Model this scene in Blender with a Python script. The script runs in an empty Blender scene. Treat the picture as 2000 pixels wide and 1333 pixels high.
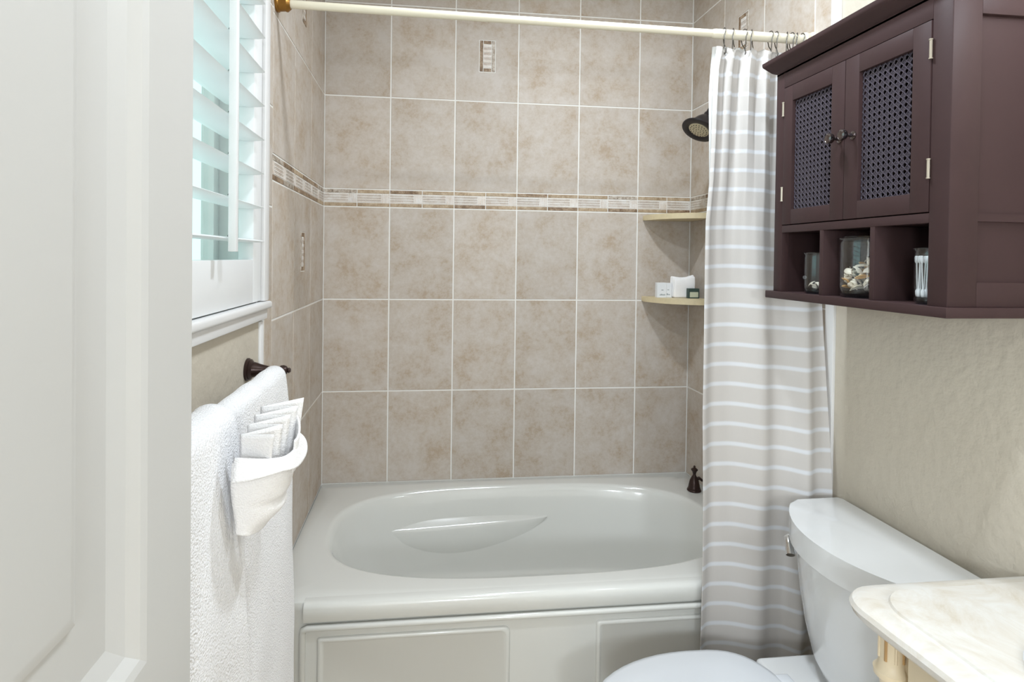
import bpy, bmesh, math, random
from mathutils import Vector, Matrix, noise
random.seed(7)
I = 0.0254            # everything below is authored in inches: u right, v out of the tiled back wall, h height
Z0 = 47.66            # h = 0 lies this far above the floor
def W(u, v, h): return Vector((u*I, -v*I, (h+Z0)*I))
C = bpy.context.scene.collection
scn = bpy.context.scene

# ------------------------------------------------------------------ camera
yaw, pit, rol = 0.1136, 0.0134, 0.0123
fpx, cx, cy = 1105.96, 954.56, 518.62
fw = Vector((math.sin(yaw)*math.cos(pit), math.cos(yaw)*math.cos(pit), -math.sin(pit)))
rt0 = Vector((math.cos(yaw), -math.sin(yaw), 0)); up0 = rt0.cross(fw)
rt = math.cos(rol)*rt0 + math.sin(rol)*up0
up = -math.sin(rol)*rt0 + math.cos(rol)*up0
cam = bpy.data.cameras.new('camera'); camo = bpy.data.objects.new('camera', cam); C.objects.link(camo)
cam.sensor_width = 36; cam.sensor_fit = 'HORIZONTAL'; cam.lens = 36*fpx/2000
cam.shift_x = (1000-cx)/2000; cam.shift_y = -(666.5-cy)/2000; cam.clip_start = 0.02
m = Matrix((rt, up, -fw)).transposed().to_4x4(); m.translation = W(15.409, 89.39, 6.678)
camo.matrix_world = m
scn.camera = camo

# ------------------------------------------------------------------ world and exposure
w = bpy.data.worlds.new('sky'); scn.world = w; w.use_nodes = True
bg = w.node_tree.nodes['Background']; bg.inputs[0].default_value = (0.52, 0.74, 0.73, 1); bg.inputs[1].default_value = 1.75
scn.view_settings.view_transform = 'Standard'; scn.view_settings.look = 'None'
scn.view_settings.gamma = 1; scn.view_settings.use_curve_mapping = False
scn.view_settings.exposure = 0.19
CAN_POWER, CAN2_POWER, VANITY_FILL_POWER, HALL_FILL_POWER = 11.5, 8.5, .7, 44.0  # the vanity and hall values drive added fill lamps

# ------------------------------------------------------------------ materials
def lin(c):
    r = []
    for x in c:
        x /= 255.0
        r.append(x/12.92 if x <= 0.04045 else ((x+0.055)/1.055)**2.4)
    return (*r, 1)
def new_mat(name):
    m = bpy.data.materials.new(name); m.use_nodes = True
    nt = m.node_tree; return m, nt, nt.nodes['Principled BSDF'], nt.nodes, nt.links
def mat(name, col, rough=.5, metal=0, bump=0, bscale=200, bdetail=2, var=0, vscale=8, coat=0, spec=.5, bdist=.002, sheen=0):
    m, nt, b, N, L = new_mat(name)
    c = lin(col); b.inputs['Base Color'].default_value = c
    b.inputs['Roughness'].default_value = rough; b.inputs['Metallic'].default_value = metal
    b.inputs['Coat Weight'].default_value = coat; b.inputs['Specular IOR Level'].default_value = spec
    b.inputs['Sheen Weight'].default_value = sheen
    tc = N.new('ShaderNodeTexCoord')
    if var:
        n = N.new('ShaderNodeTexNoise'); n.inputs['Scale'].default_value = vscale; n.inputs['Detail'].default_value = 5
        L.new(tc.outputs['Object'], n.inputs['Vector'])
        mx = N.new('ShaderNodeMix'); mx.data_type = 'RGBA'
        mx.inputs['A'].default_value = tuple(x*(1-var) for x in c[:3])+(1,)
        mx.inputs['B'].default_value = tuple(min(1, x*(1+var)) for x in c[:3])+(1,)
        L.new(n.outputs['Fac'], mx.inputs['Factor']); L.new(mx.outputs['Result'], b.inputs['Base Color'])
    if bump:
        n = N.new('ShaderNodeTexNoise'); n.inputs['Scale'].default_value = bscale; n.inputs['Detail'].default_value = bdetail
        L.new(tc.outputs['Object'], n.inputs['Vector'])
        bp = N.new('ShaderNodeBump'); bp.inputs['Strength'].default_value = bump; bp.inputs['Distance'].default_value = bdist
        L.new(n.outputs['Fac'], bp.inputs['Height']); L.new(bp.outputs['Normal'], b.inputs['Normal'])
    return m
def tile_mat(name, lo, mid, hi, scale=9.0, rough=.6):
    m, nt, b, N, L = new_mat(name)
    tc = N.new('ShaderNodeTexCoord'); oi = N.new('ShaderNodeObjectInfo')
    sc = N.new('ShaderNodeVectorMath'); sc.operation = 'MULTIPLY_ADD'
    cmb = N.new('ShaderNodeCombineXYZ')
    for k in range(3): L.new(oi.outputs['Random'], cmb.inputs[k])
    mul = N.new('ShaderNodeVectorMath'); mul.operation = 'SCALE'; mul.inputs['Scale'].default_value = 37
    L.new(cmb.outputs[0], mul.inputs[0])
    add = N.new('ShaderNodeVectorMath'); add.operation = 'ADD'
    L.new(tc.outputs['Object'], add.inputs[0]); L.new(mul.outputs[0], add.inputs[1])
    N.remove(sc)
    n1 = N.new('ShaderNodeTexNoise'); n1.inputs['Scale'].default_value = scale; n1.inputs['Detail'].default_value = 9; n1.inputs['Roughness'].default_value = .68
    L.new(add.outputs[0], n1.inputs['Vector'])
    n2 = N.new('ShaderNodeTexNoise'); n2.inputs['Scale'].default_value = scale*6; n2.inputs['Detail'].default_value = 6; n2.inputs['Roughness'].default_value = .75
    L.new(add.outputs[0], n2.inputs['Vector'])
    mixf = N.new('ShaderNodeMath'); mixf.operation = 'MULTIPLY_ADD'; mixf.inputs[1].default_value = .42
    sub = N.new('ShaderNodeMath'); sub.operation = 'MULTIPLY'; sub.inputs[1].default_value = .62
    L.new(n1.outputs['Fac'], sub.inputs[0]); L.new(n2.outputs['Fac'], mixf.inputs[0]); L.new(sub.outputs[0], mixf.inputs[2])
    cr = N.new('ShaderNodeValToRGB'); e = cr.color_ramp.elements
    e[0].position = .39; e[0].color = lin(lo); e[1].position = .62; e[1].color = lin(hi)
    k = e.new(.5); k.color = lin(mid)
    L.new(mixf.outputs[0], cr.inputs['Fac'])
    hs = N.new('ShaderNodeHueSaturation')
    mr = N.new('ShaderNodeMapRange'); mr.inputs['To Min'].default_value = .94; mr.inputs['To Max'].default_value = 1.05
    L.new(oi.outputs['Random'], mr.inputs['Value']); L.new(mr.outputs[0], hs.inputs['Value']); L.new(cr.outputs[0], hs.inputs['Color'])
    L.new(hs.outputs[0], b.inputs['Base Color'])
    b.inputs['Roughness'].default_value = rough
    bp = N.new('ShaderNodeBump'); bp.inputs['Strength'].default_value = .12; bp.inputs['Distance'].default_value = .001
    L.new(n2.outputs['Fac'], bp.inputs['Height']); L.new(bp.outputs['Normal'], b.inputs['Normal'])
    return m
M = {}
M['tile'] = tile_mat('beige_tile', (176, 157, 136), (190, 178, 165), (199, 190, 181))
M['bar_dark'] = tile_mat('brown_stone', (92, 72, 54), (134, 110, 86), (180, 160, 136), 30)
M['bar_tan'] = tile_mat('tan_stone', (140, 118, 92), (170, 148, 120), (196, 178, 154), 26)
M['bar_grey'] = tile_mat('mottled_stone', (90, 78, 66), (170, 156, 140), (214, 206, 196), 60)
M['stick'] = tile_mat('pale_mosaic', (204, 190, 176), (218, 208, 198), (228, 224, 220), 30)
M['stick_dark'] = tile_mat('taupe_mosaic', (170, 152, 138), (190, 176, 164), (212, 204, 196), 30)
M['grout'] = mat('grout', (236, 234, 229), .8, bump=.2, bscale=400)
M['plaster'] = mat('tan_textured_wall', (203, 194, 178), .75, bump=.5, bscale=42, bdetail=3, bdist=.006)
M['ceil'] = mat('ceiling_white', (235, 232, 226), .8)
M['floor'] = mat('floor_tile', (176, 160, 138), .45, var=.12, vscale=6)
M['white'] = mat('white_paint', (232, 231, 230), .38)
M['door'] = mat('door_white', (205, 204, 201), .4, bump=.05, bscale=60)
M['shutter'] = mat('shutter_white', (240, 241, 241), .4)
M['tub'] = mat('biscuit_acrylic', (224, 224, 219), .13, coat=.4)
M['china'] = mat('white_china', (224, 225, 225), .1, coat=.5)
M['seat'] = mat('white_seat', (220, 223, 227), .22)
M['cream_rod'] = mat('cream_enamel', (238, 230, 208), .3)
M['brass'] = mat('aged_brass', (150, 108, 50), .35, metal=.75)
M['bronze'] = mat('oil_rubbed_bronze', (62, 46, 42), .3, metal=.55, var=.2, vscale=30)
M['black'] = mat('black_bronze', (46, 42, 44), .28, metal=.4)
M['knob'] = mat('dark_chrome', (120, 112, 112), .14, metal=1)
M['chrome'] = mat('chrome', (215, 215, 215), .08, metal=1)
M['steel'] = mat('ring_steel', (120, 118, 116), .22, metal=1)
M['hinge'] = mat('nickel_hinge', (196, 186, 170), .35, metal=.6)
M['nozzle'] = mat('nozzle_face', (206, 194, 164), .5, bump=.5, bscale=300)
M['wood'] = mat('espresso_wood', (64, 47, 47), .5, bump=.08, bscale=90, var=.1, vscale=14, spec=.2)
M['cane'] = mat('dark_cane', (80, 74, 84), .24)
M['stone'] = mat('travertine', (214, 198, 162), .5, var=.12, vscale=60)
M['card'] = mat('white_card', (236, 238, 240), .6)
M['print'] = mat('grey_print', (130, 142, 146), .7)
M['green'] = mat('green_card', (52, 72, 66), .5)
M['pale'] = mat('pale_label', (196, 200, 176), .6)
M['cream'] = mat('cream_glaze', (238, 222, 192), .4, var=.06, vscale=12)
M['gold'] = mat('amber_glaze', (196, 158, 108), .5)
M['swab'] = mat('cotton_white', (240, 240, 240), .9)
M['shell_w'] = mat('shell_cream', (236, 222, 200), .4, var=.12, vscale=120)
M['shell_o'] = mat('shell_orange', (232, 178, 104), .4, var=.15, vscale=120)
M['shell_g'] = mat('shell_grey', (206, 196, 186), .4, var=.12, vscale=120)
def terry(name, col, strength, scale):
    m, nt, b, N, L = new_mat(name)
    b.inputs['Base Color'].default_value = lin(col); b.inputs['Roughness'].default_value = .95; b.inputs['Sheen Weight'].default_value = .25
    b.inputs['Specular IOR Level'].default_value = .1
    tc = N.new('ShaderNodeTexCoord')
    v = N.new('ShaderNodeTexVoronoi'); v.inputs['Scale'].default_value = scale
    n = N.new('ShaderNodeTexNoise'); n.inputs['Scale'].default_value = scale*.45; n.inputs['Detail'].default_value = 4
    L.new(tc.outputs['Object'], v.inputs['Vector']); L.new(tc.outputs['Object'], n.inputs['Vector'])
    a = N.new('ShaderNodeMath'); a.operation = 'SUBTRACT'; L.new(n.outputs['Fac'], a.inputs[0]); L.new(v.outputs['Distance'], a.inputs[1])
    bp = N.new('ShaderNodeBump'); bp.inputs['Strength'].default_value = strength; bp.inputs['Distance'].default_value = .004
    L.new(a.outputs[0], bp.inputs['Height']); L.new(bp.outputs['Normal'], b.inputs['Normal'])
    return m
M['terry'] = terry('white_terry', (250, 249, 250), .55, 330)
M['washcloth'] = terry('white_washcloth', (251, 249, 248), .3, 420)
def glass_mat(name, tint, refl=.9, rough=.02, base=.04):
    m, nt, b, N, L = new_mat(name); N.remove(b)
    out = N['Material Output']; t = N.new('ShaderNodeBsdfTransparent'); t.inputs[0].default_value = tint
    g = N.new('ShaderNodeBsdfGlossy'); g.inputs['Roughness'].default_value = rough
    lw = N.new('ShaderNodeLayerWeight'); lw.inputs['Blend'].default_value = .5
    pw = N.new('ShaderNodeMath'); pw.operation = 'POWER'; pw.inputs[1].default_value = 5; L.new(lw.outputs['Facing'], pw.inputs[0])
    f = N.new('ShaderNodeMath'); f.operation = 'MULTIPLY_ADD'; f.inputs[1].default_value = refl; f.inputs[2].default_value = base; L.new(pw.outputs[0], f.inputs[0])
    mx = N.new('ShaderNodeMixShader'); L.new(f.outputs[0], mx.inputs[0]); L.new(t.outputs[0], mx.inputs[1]); L.new(g.outputs[0], mx.inputs[2])
    L.new(mx.outputs[0], out.inputs[0]); return m
M['pane'] = glass_mat('window_glass', (.98, 1, 1, 1), .3)
M['jar'] = glass_mat('jar_glass', (.96, .98, .99, 1), .9, .03, .07)
M['jarbase'] = glass_mat('jar_glass_base', (.55, .68, .76, 1))
def emis(name, col, s):
    m, nt, b, N, L = new_mat(name)
    b.inputs['Emission Color'].default_value = (*col, 1); b.inputs['Emission Strength'].default_value = s; return m
M['lens'] = emis('lamp_lens', (.9, .96, 1), 3)
M['globe'] = emis('fill_lamp_globe', (.9, .96, 1), 2)  # glowing shell of the added fill lamps
# woven curtain: beige bands between narrow white stripes, laid along the cloth
def curtain_mat():
    m, nt, b, N, L = new_mat('striped_curtain')
    uv = N.new('ShaderNodeUVMap'); sp = N.new('ShaderNodeSeparateXYZ'); L.new(uv.outputs[0], sp.inputs[0])
    md = N.new('ShaderNodeMath'); md.operation = 'PINGPONG'; md.inputs[1].default_value = .5
    L.new(sp.outputs['Y'], md.inputs[0])
    cr = N.new('ShaderNodeValToRGB'); e = cr.color_ramp.elements
    e[0].position = .36; e[0].color = lin((214, 209, 204)); e[1].position = .44; e[1].color = lin((231, 232, 235))
    mul = N.new('ShaderNodeMath'); mul.operation = 'MULTIPLY'; mul.inputs[1].default_value = 1.0
    L.new(md.outputs[0], mul.inputs[0]); L.new(mul.outputs[0], cr.inputs['Fac'])
    L.new(cr.outputs[0], b.inputs['Base Color']); b.inputs['Roughness'].default_value = .85
    b.inputs['Sheen Weight'].default_value = .15; b.inputs['Specular IOR Level'].default_value = .15
    wv = N.new('ShaderNodeTexNoise'); wv.inputs['Scale'].default_value = 3; wv.inputs['Detail'].default_value = 6
    mp = N.new('ShaderNodeMapping'); mp.inputs['Scale'].default_value = (40, 1.2, 1)
    L.new(uv.outputs[0], mp.inputs[0]); L.new(mp.outputs[0], wv.inputs['Vector'])
    bp = N.new('ShaderNodeBump'); bp.inputs['Strength'].default_value = .12; bp.inputs['Distance'].default_value = .003
    L.new(wv.outputs['Fac'], bp.inputs['Height']); L.new(bp.outputs['Normal'], b.inputs['Normal'])
    out = N['Material Output']; tr = N.new('ShaderNodeBsdfTranslucent'); mx = N.new('ShaderNodeMixShader'); mx.inputs[0].default_value = .2
    L.new(cr.outputs[0], tr.inputs[0]); L.new(b.outputs[0], mx.inputs[1]); L.new(tr.outputs[0], mx.inputs[2]); L.new(mx.outputs[0], out.inputs[0])
    return m
M['curtain'] = curtain_mat()
M['liner'] = mat('white_liner', (236, 236, 234), .5)
def marble():
    m, nt, b, N, L = new_mat('cream_marble')
    tc = N.new('ShaderNodeTexCoord'); n = N.new('ShaderNodeTexNoise'); n.inputs['Scale'].default_value = 9; n.inputs['Detail'].default_value = 10; n.inputs['Roughness'].default_value = .7; n.inputs['Distortion'].default_value = 1.2
    L.new(tc.outputs['Object'], n.inputs['Vector'])
    cr = N.new('ShaderNodeValToRGB'); e = cr.color_ramp.elements
    e[0].position = .3; e[0].color = lin((206, 195, 176)); e[1].position = .6; e[1].color = lin((230, 228, 223)); k = e.new(.45); k.color = lin((222, 216, 206))
    L.new(n.outputs['Fac'], cr.inputs['Fac']); L.new(cr.outputs[0], b.inputs['Base Color']); b.inputs['Roughness'].default_value = .3
    return m
M['marble'] = marble()

# ------------------------------------------------------------------ mesh helpers (inches)
def B(): return bmesh.new()
def quadmesh(bm, grid, close_u=False, close_v=False, uvs=None):
    """grid[i][j] -> (u,v,h); faces between neighbours"""
    vs = [[bm.verts.new(q) for q in row] for row in grid]
    ni, nj = len(vs), len(vs[0])
    for i in range(ni if close_u else ni-1):
        for j in range(nj if close_v else nj-1):
            a, b_, c, d = vs[i][j], vs[(i+1) % ni][j], vs[(i+1) % ni][(j+1) % nj], vs[i][(j+1) % nj]
            try: bm.faces.new((a, b_, c, d))
            except ValueError: pass
    return vs
def box(bm, u0, u1, v0, v1, h0, h1, r=0, seg=2):
    r_ = bmesh.ops.create_cube(bm, size=1)
    vs = r_['verts']
    for q in vs:
        q.co = Vector(((u0+u1)/2+q.co.x*(u1-u0), (v0+v1)/2+q.co.y*(v1-v0), (h0+h1)/2+q.co.z*(h1-h0)))
    if r:
        es = list({e for q in vs for e in q.link_edges})
        bmesh.ops.bevel(bm, geom=es, offset=r, segments=seg, affect='EDGES', profile=.5)
    return bm
def lathe(bm, prof, base=(0, 0, 0), axis=(0, 0, 1), n=32, caps=True):
    """prof: list of (radius, distance along axis)"""
    ax = Vector(axis).normalized(); t = Vector((1, 0, 0)) if abs(ax.x) < .8 else Vector((0, 1, 0))
    e1 = ax.cross(t).normalized(); e2 = ax.cross(e1); base = Vector(base)
    g = [[base+ax*z+(e1*math.cos(2*math.pi*k/n)+e2*math.sin(2*math.pi*k/n))*r for k in range(n)] for r, z in prof]
    vs = quadmesh(bm, g, close_v=True)
    if caps:
        for ring, rr in ((vs[0], prof[0][0]), (vs[-1], prof[-1][0])):
            if rr > 1e-4: bm.faces.new(ring)
    return bm
def tube(bm, pts, r, n=10, closed=False):
    pts = [Vector(q) for q in pts]; g = []; last = None
    for i, q in enumerate(pts):
        a = pts[i-1] if i or closed else q; b_ = pts[(i+1) % len(pts)] if i < len(pts)-1 or closed else q
        t = (b_-a).normalized()
        if last is None:
            e1 = t.cross(Vector((0, 0, 1)));
            if e1.length < 1e-3: e1 = t.cross(Vector((1, 0, 0)))
        else: e1 = last-t*last.dot(t)
        e1.normalize(); last = e1; e2 = t.cross(e1)
        rr = r[i] if isinstance(r, (list, tuple)) else r
        g.append([q+(e1*math.cos(2*math.pi*k/n)+e2*math.sin(2*math.pi*k/n))*rr for k in range(n)])
    vs = quadmesh(bm, g, close_u=closed, close_v=True)
    if not closed:
        bm.faces.new(vs[0]); bm.faces.new(vs[-1])
    return bm
def prism(bm, poly, h0, h1, r=0, seg=2):
    """extrude a plan outline (u,v) from h0 to h1; bevel its horizontal edges"""
    lo = [bm.verts.new((a, b_, h0)) for a, b_ in poly]; hi = [bm.verts.new((a, b_, h1)) for a, b_ in poly]
    n = len(poly); f0 = bm.faces.new(lo); f1 = bm.faces.new(hi)
    for i in range(n): bm.faces.new((lo[i], lo[(i+1) % n], hi[(i+1) % n], hi[i]))
    if r:
        bmesh.ops.bevel(bm, geom=list(f1.edges)+list(f0.edges), offset=r, segments=seg, affect='EDGES', profile=.5)
    return bm
ORG = {}   # object -> origin in inches
def finish(bm, name, org, ang=35, doubles=True):
    if doubles: bmesh.ops.remove_doubles(bm, verts=bm.verts, dist=1e-4)
    o = Vector(org)
    for q in bm.verts:
        d = q.co-o; q.co = Vector((d.x*I, -d.y*I, d.z*I))
    bmesh.ops.recalc_face_normals(bm, faces=bm.faces)
    me = bpy.data.meshes.new(name); bm.to_mesh(me); bm.free()
    me.polygons.foreach_set('use_smooth', [True]*len(me.polygons))
    me.set_sharp_from_angle(angle=math.radians(ang))
    return me
def obj(name, bm, m, parent=None, org=None, ang=35, label=None, doubles=True):
    if parent is not None: o_ = ORG[parent.name]
    else: o_ = org if org is not None else (0, 0, 0)
    me = finish(bm, name, o_, ang, doubles); me.materials.append(M[m] if isinstance(m, str) else m)
    o = bpy.data.objects.new(name, me); C.objects.link(o)
    ORG[o.name] = o_
    if parent is not None: o.parent = parent
    else: o.location = W(*o_)
    if label: o['label'] = label
    return o
def tag(o, label, cat, group=None):
    o['label'] = label; o['category'] = cat
    if group: o['group'] = group
    return o
def thing(name, label, cat, org, group=None):
    o = bpy.data.objects.new(name, None); C.objects.link(o); o.location = W(*org); o.empty_display_size = .05
    ORG[o.name] = org
    return tag(o, label, cat, group)
def struct(name, bm, m, org=(0, 0, 0), label=None, ang=35):
    o = obj(name, bm, m, org=org, ang=ang); o['kind'] = 'structure'
    if label: o['label'] = label
    return o

# ------------------------------------------------------------------ the room shell
TW, TH, BH = 10.0, 14.329, 2.709
WID = 59.03; CEIL = 51.0; FLOOR = -Z0; DECK = -28.66; VEND = 93.5
ROWS = [(-2*TH, -TH), (-TH, 0), (0, TH), (TH+BH, 2*TH+BH), (2*TH+BH, 3*TH+BH), (3*TH+BH, CEIL)]
G = .2     # grout joint
bm = B(); box(bm, -43, 101, -4.3, 185, FLOOR-2, FLOOR); struct('floor', bm, 'floor', label='beige bathroom floor')
bm = B(); box(bm, -43, 101, -4.3, 185, CEIL, CEIL+3); struct('ceiling', bm, 'ceil', label='plain white bathroom ceiling')
bm = B(); box(bm, -.05, WID+.05, -4.3, -.06, FLOOR, CEIL); wall_back = struct('wall_back', bm, 'grout', label='beige tiled wall along the back of the bathtub')
OP = (33.8, 66.0, 1.9, 40.0)   # window opening v0 v1 h0 h1
bm = B()
box(bm, -5.25, -.06, -4.3, 32.2, FLOOR, CEIL)
wall_left = struct('wall_left', bm, 'grout', label='left wall, beige tile at the bathtub and tan plaster below the window')
bm = B()
for a in ((32.2, OP[0], FLOOR, CEIL), (OP[1], VEND, FLOOR, CEIL), (OP[0], OP[1], FLOOR, OP[2]), (OP[0], OP[1], OP[3], CEIL)):
    box(bm, -5.25, -.25, *a)
pl = obj('plaster', bm, 'plaster', wall_left, label='tan knockdown-textured plaster')
bm = B(); box(bm, WID+.06, WID+4, -4.3, 32.2, FLOOR, CEIL)
wall_right = struct('wall_right', bm, 'grout', label='right wall, beige tile at the bathtub and tan plaster behind the toilet')
bm = B(); box(bm, WID+.25, WID+4, 32.2, VEND, FLOOR, CEIL)
obj('plaster', bm, 'plaster', wall_right, label='tan knockdown-textured plaster')
bm = B(); box(bm, -5.25, WID+4, VEND, VEND+4.5, 32.6, CEIL)  # header cuts off high hall light; opening widened to let fill in
struct('wall_front', bm, 'plaster', label='unseen tan plaster header over the bathroom opening widened for fill light')
HV = 182.0      # unseen hall added behind the camera, its white walls bounce fill light
bm = B(); box(bm, -40, 98, HV, HV+3, FLOOR, CEIL); box(bm, -43, -40, VEND, HV+3, FLOOR, CEIL); box(bm, 98, 101, VEND, HV+3, FLOOR, CEIL); box(bm, -43, -5.25, VEND, VEND+3, FLOOR, CEIL); box(bm, WID+4, 101, VEND, VEND+3, FLOOR, CEIL)
struct('wall_hall_bounce', bm, 'ceil', label='plain white hall walls added unseen behind the camera to bounce fill light')

# --- tiles: one mesh for each size, shared
_tm = {}
def tile_mesh(wd, ht, hole=None, mt='tile', depth=.26, bev=.035):
    key = (round(wd, 3), round(ht, 3), hole, mt, depth)
    if key in _tm: return _tm[key]
    bm = B()     # local frame: width along u, height along h, face at v = 0, body towards -v
    def slab(a, b_, c, d):
        q0 = [(a, -depth, c), (b_, -depth, c), (b_, -depth, d), (a, -depth, d)]
        q1 = [(a, -bev, c), (b_, -bev, c), (b_, -bev, d), (a, -bev, d)]
        q2 = [(a+bev, 0, c+bev), (b_-bev, 0, c+bev), (b_-bev, 0, d-bev), (a+bev, 0, d-bev)]
        vs = quadmesh(bm, [q0, q1, q2], close_v=True); bm.faces.new(vs[-1])
    x, y = wd/2, ht/2
    if hole:
        hw, hh = hole[0]/2, hole[1]/2
        xs = [-x, -hw, hw, x]; ys = [-y, -hh, hh, y]
        V = {}
        def vv(i, j, d): 
            k = (i, j, d)
            if k not in V: V[k] = bm.verts.new((xs[i], d, ys[j]))
            return V[k]
        for i in range(3):
            for j in range(3):
                if i == 1 and j == 1: continue
                bm.faces.new([vv(i, j, 0), vv(i+1, j, 0), vv(i+1, j+1, 0), vv(i, j+1, 0)])
        for a, b_ in (((0, 0), (3, 0)), ((3, 0), (3, 3)), ((3, 3), (0, 3)), ((0, 3), (0, 0)), ((1, 1), (2, 1)), ((2, 1), (2, 2)), ((2, 2), (1, 2)), ((1, 2), (1, 1))):
            bm.faces.new([vv(*a, 0), vv(*b_, 0), vv(*b_, -depth), vv(*a, -depth)])
    else: slab(-x, x, -y, y)
    me = finish(bm, 'tile', (0, 0, 0), 30); me.materials.append(M[mt]); _tm[key] = me
    return me
ROT = {'back': 0, 'left': math.pi/2, 'right': -math.pi/2}
PAR = {'back': wall_back, 'left': wall_left, 'right': wall_right}
def place(me, name, wall, a, h, off=0):
    """a = distance along the wall (u on the back wall, v on side walls)"""
    o = bpy.data.objects.new(name, me); C.objects.link(o); o.parent = PAR[wall]
    if wall == 'back': q = (a, off, h)
    elif wall == 'left': q = (off, a, h)
    else: q = (WID-off, a, h)
    o.location = Vector((q[0]*I, -q[1]*I, q[2]*I)); o.rotation_euler = (0, 0, ROT[wall])
    return o
for k in (wall_back, wall_left, wall_right): pass
INS = (2.66, 5.1)
def stick_block(wd, ht, vertical=False, n=5):
    key = ('stick', round(wd, 3), round(ht, 3), vertical, n)
    if key in _tm: return _tm[key]
    bm = B(); L_ = (wd if vertical else ht); p_ = L_/n; fm = []
    for k in range(n):
        a = -L_/2+k*p_+.025; b_ = a+p_-.05; dz = -.0 if k % 2 == 0 else -.03
        if vertical: box(bm, a, b_, -.26, dz, -ht/2, ht/2)
        else: box(bm, -wd/2, wd/2, -.26, dz, a, b_)
        fm += [k % 2 if not vertical else 0]*6
    bm.faces.ensure_lookup_table()
    for f_, k in zip(bm.faces, fm): f_.material_index = k
    me = finish(bm, 'mosaic_block', (0, 0, 0), 30); me.materials.append(M['stick']); me.materials.append(M['stick_dark']); _tm[key] = me
    return me
def inset(wall, a, h):
    w_, h_ = INS
    for s in (-1, 1):
        place(tile_mesh(.52, h_-.24, mt='bar_dark' if s < 0 else 'bar_grey'), 'mosaic_bar', wall, a+s*(w_/2-.12-.26), h)
        place(tile_mesh(1.2, .52, mt='bar_dark'), 'mosaic_chip', wall, a, h+s*(h_/2-.12-.26))
    place(stick_block(1.22, 3.6, False, 9), 'mosaic_block', wall, a, h)
def tile_wall(wall, edges, rows, insets=()):
    for i in range(len(edges)-1):
        for j, (h0, h1) in enumerate(rows):
            a0, a1 = edges[i], edges[i+1]
            hole = INS if (i, j) in insets else None
            place(tile_mesh(a1-a0-G, h1-h0-G, hole), 'tile', wall, (a0+a1)/2, (h0+h1)/2)
            if hole: inset(wall, (a0+a1)/2, (h0+h1)/2)
bk = [0, 10, 20, 30, 40, 50, WID]
tile_wall('back', bk, ROWS, {(2, 4)})
sd = [0, 9.9, 19.8, 29.5]
LOW = [(FLOOR+.1, -2*TH)]
tile_wall('left', sd, ROWS, {(1, 2), (1, 4)})
tile_wall('right', sd, ROWS, {(1, 4), (1, 2)})
def border(wall, a0, a1, seed):
    rnd = random.Random(seed); hb = TH; L_ = 5.0
    for row, hc in ((0, hb+.07+.27), (1, hb+BH-.07-.27)):
        x = a0
        while x < a1-.2:
            e = min(x+L_, a1); m_ = rnd.choice(['bar_dark', 'bar_tan', 'bar_dark', 'bar_tan', 'bar_tan', 'bar_dark', 'bar_grey'])
            place(tile_mesh(e-x-.12, .54, mt=m_), 'border_bar', wall, (x+e)/2, hc); x = e
    x = a0; hc = hb+BH/2
    while x < a1-.3:
        e = min(x+3.7, a1); place(stick_block(e-x-.06, 1.33, False, 7), 'mosaic_block', wall, (x+e)/2, hc); x = e
        if x >= a1-.3: break
        e = min(x+1.3, a1); place(stick_block(e-x-.06, 1.33, True, 4), 'mosaic_block', wall, (x+e)/2, hc); x = e
border('back', 0, WID, 3); border('left', 0, 29.5, 5); border('right', 0, 29.5, 9)
for wl in ('left', 'right'):     # bullnose edge pieces, about ten inches tall
    h = 1.5-10.1*3
    while h < CEIL-1:
        e = min(h+10.1, CEIL); place(tile_mesh(2.6-.1, e-h-G), 'bullnose_tile', wl, 30.85, (h+e)/2); h = e
# white edge strips where tile meets plaster
bm = B(); box(bm, WID-.12, WID+.3, 32.2, 33.5, FLOOR+.05, CEIL-.05, .12)
o = struct('trim_1', bm, 'white', label='white edge strip beside the right wall tile')
bm = B(); box(bm, -.3, -.02, 32.2, 33.3, FLOOR+.05, .3, .1)
struct('trim_2', bm, 'white', label='white edge strip beside the left wall tile')

# ------------------------------------------------------------------ window and shutter
bm = B()     # jambs, head and stool lining the opening
v0, v1, h0, h1 = OP
box(bm, -5.2, -.2, v0-.02, v0+.35, h0, h1); box(bm, -5.2, -.2, v1-.35, v1+.02, h0, h1); box(bm, -5.2, -.2, v0, v1, h1-.35, h1+.02); box(bm, -5.2, -.2, v0, v1, h0-.02, h0+.3)
window = struct('window_1', bm, 'white', label='bright window behind white shutters on the left wall')
bm = B()
for a in ((v0+.35, v0+1.6, h0+.3, h1-.35), (v1-1.6, v1-.35, h0+.3, h1-.35), (v0+1.6, v1-1.6, h0+.3, h0+1.8), (v0+1.6, v1-1.6, h1-1.8, h1-.35), (v0+12.4, v0+13.4, h0+1.8, h1-1.8)):
    box(bm, -4.6, -3.6, *a, .08)
obj('sash', bm, 'white', window)
bm = B(); box(bm, -4.15, -4.05, v0+1.5, v1-1.5, h0+1.7, h1-1.7); obj('pane', bm, 'pane', window)
bm = B(); box(bm, -.24, .45, 32.3, 33.8, 2.3, 41.5, .1); box(bm, -.24, .45, v1, v1+1.5, 2.3, 41.5, .1); box(bm, -.24, .45, 33.8, v1, 40, 41.5, .1)
obj('casing', bm, 'white', window)
bm = B(); box(bm, -.24, .8, 32.3, v1+2.2, 1.55, 2.25, .22, 3); obj('sill', bm, 'white', window)
bm = B(); box(bm, -.24, .4, 32.6, v1+1.6, .55, 1.5, .1); obj('apron', bm, 'white', window)

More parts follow.
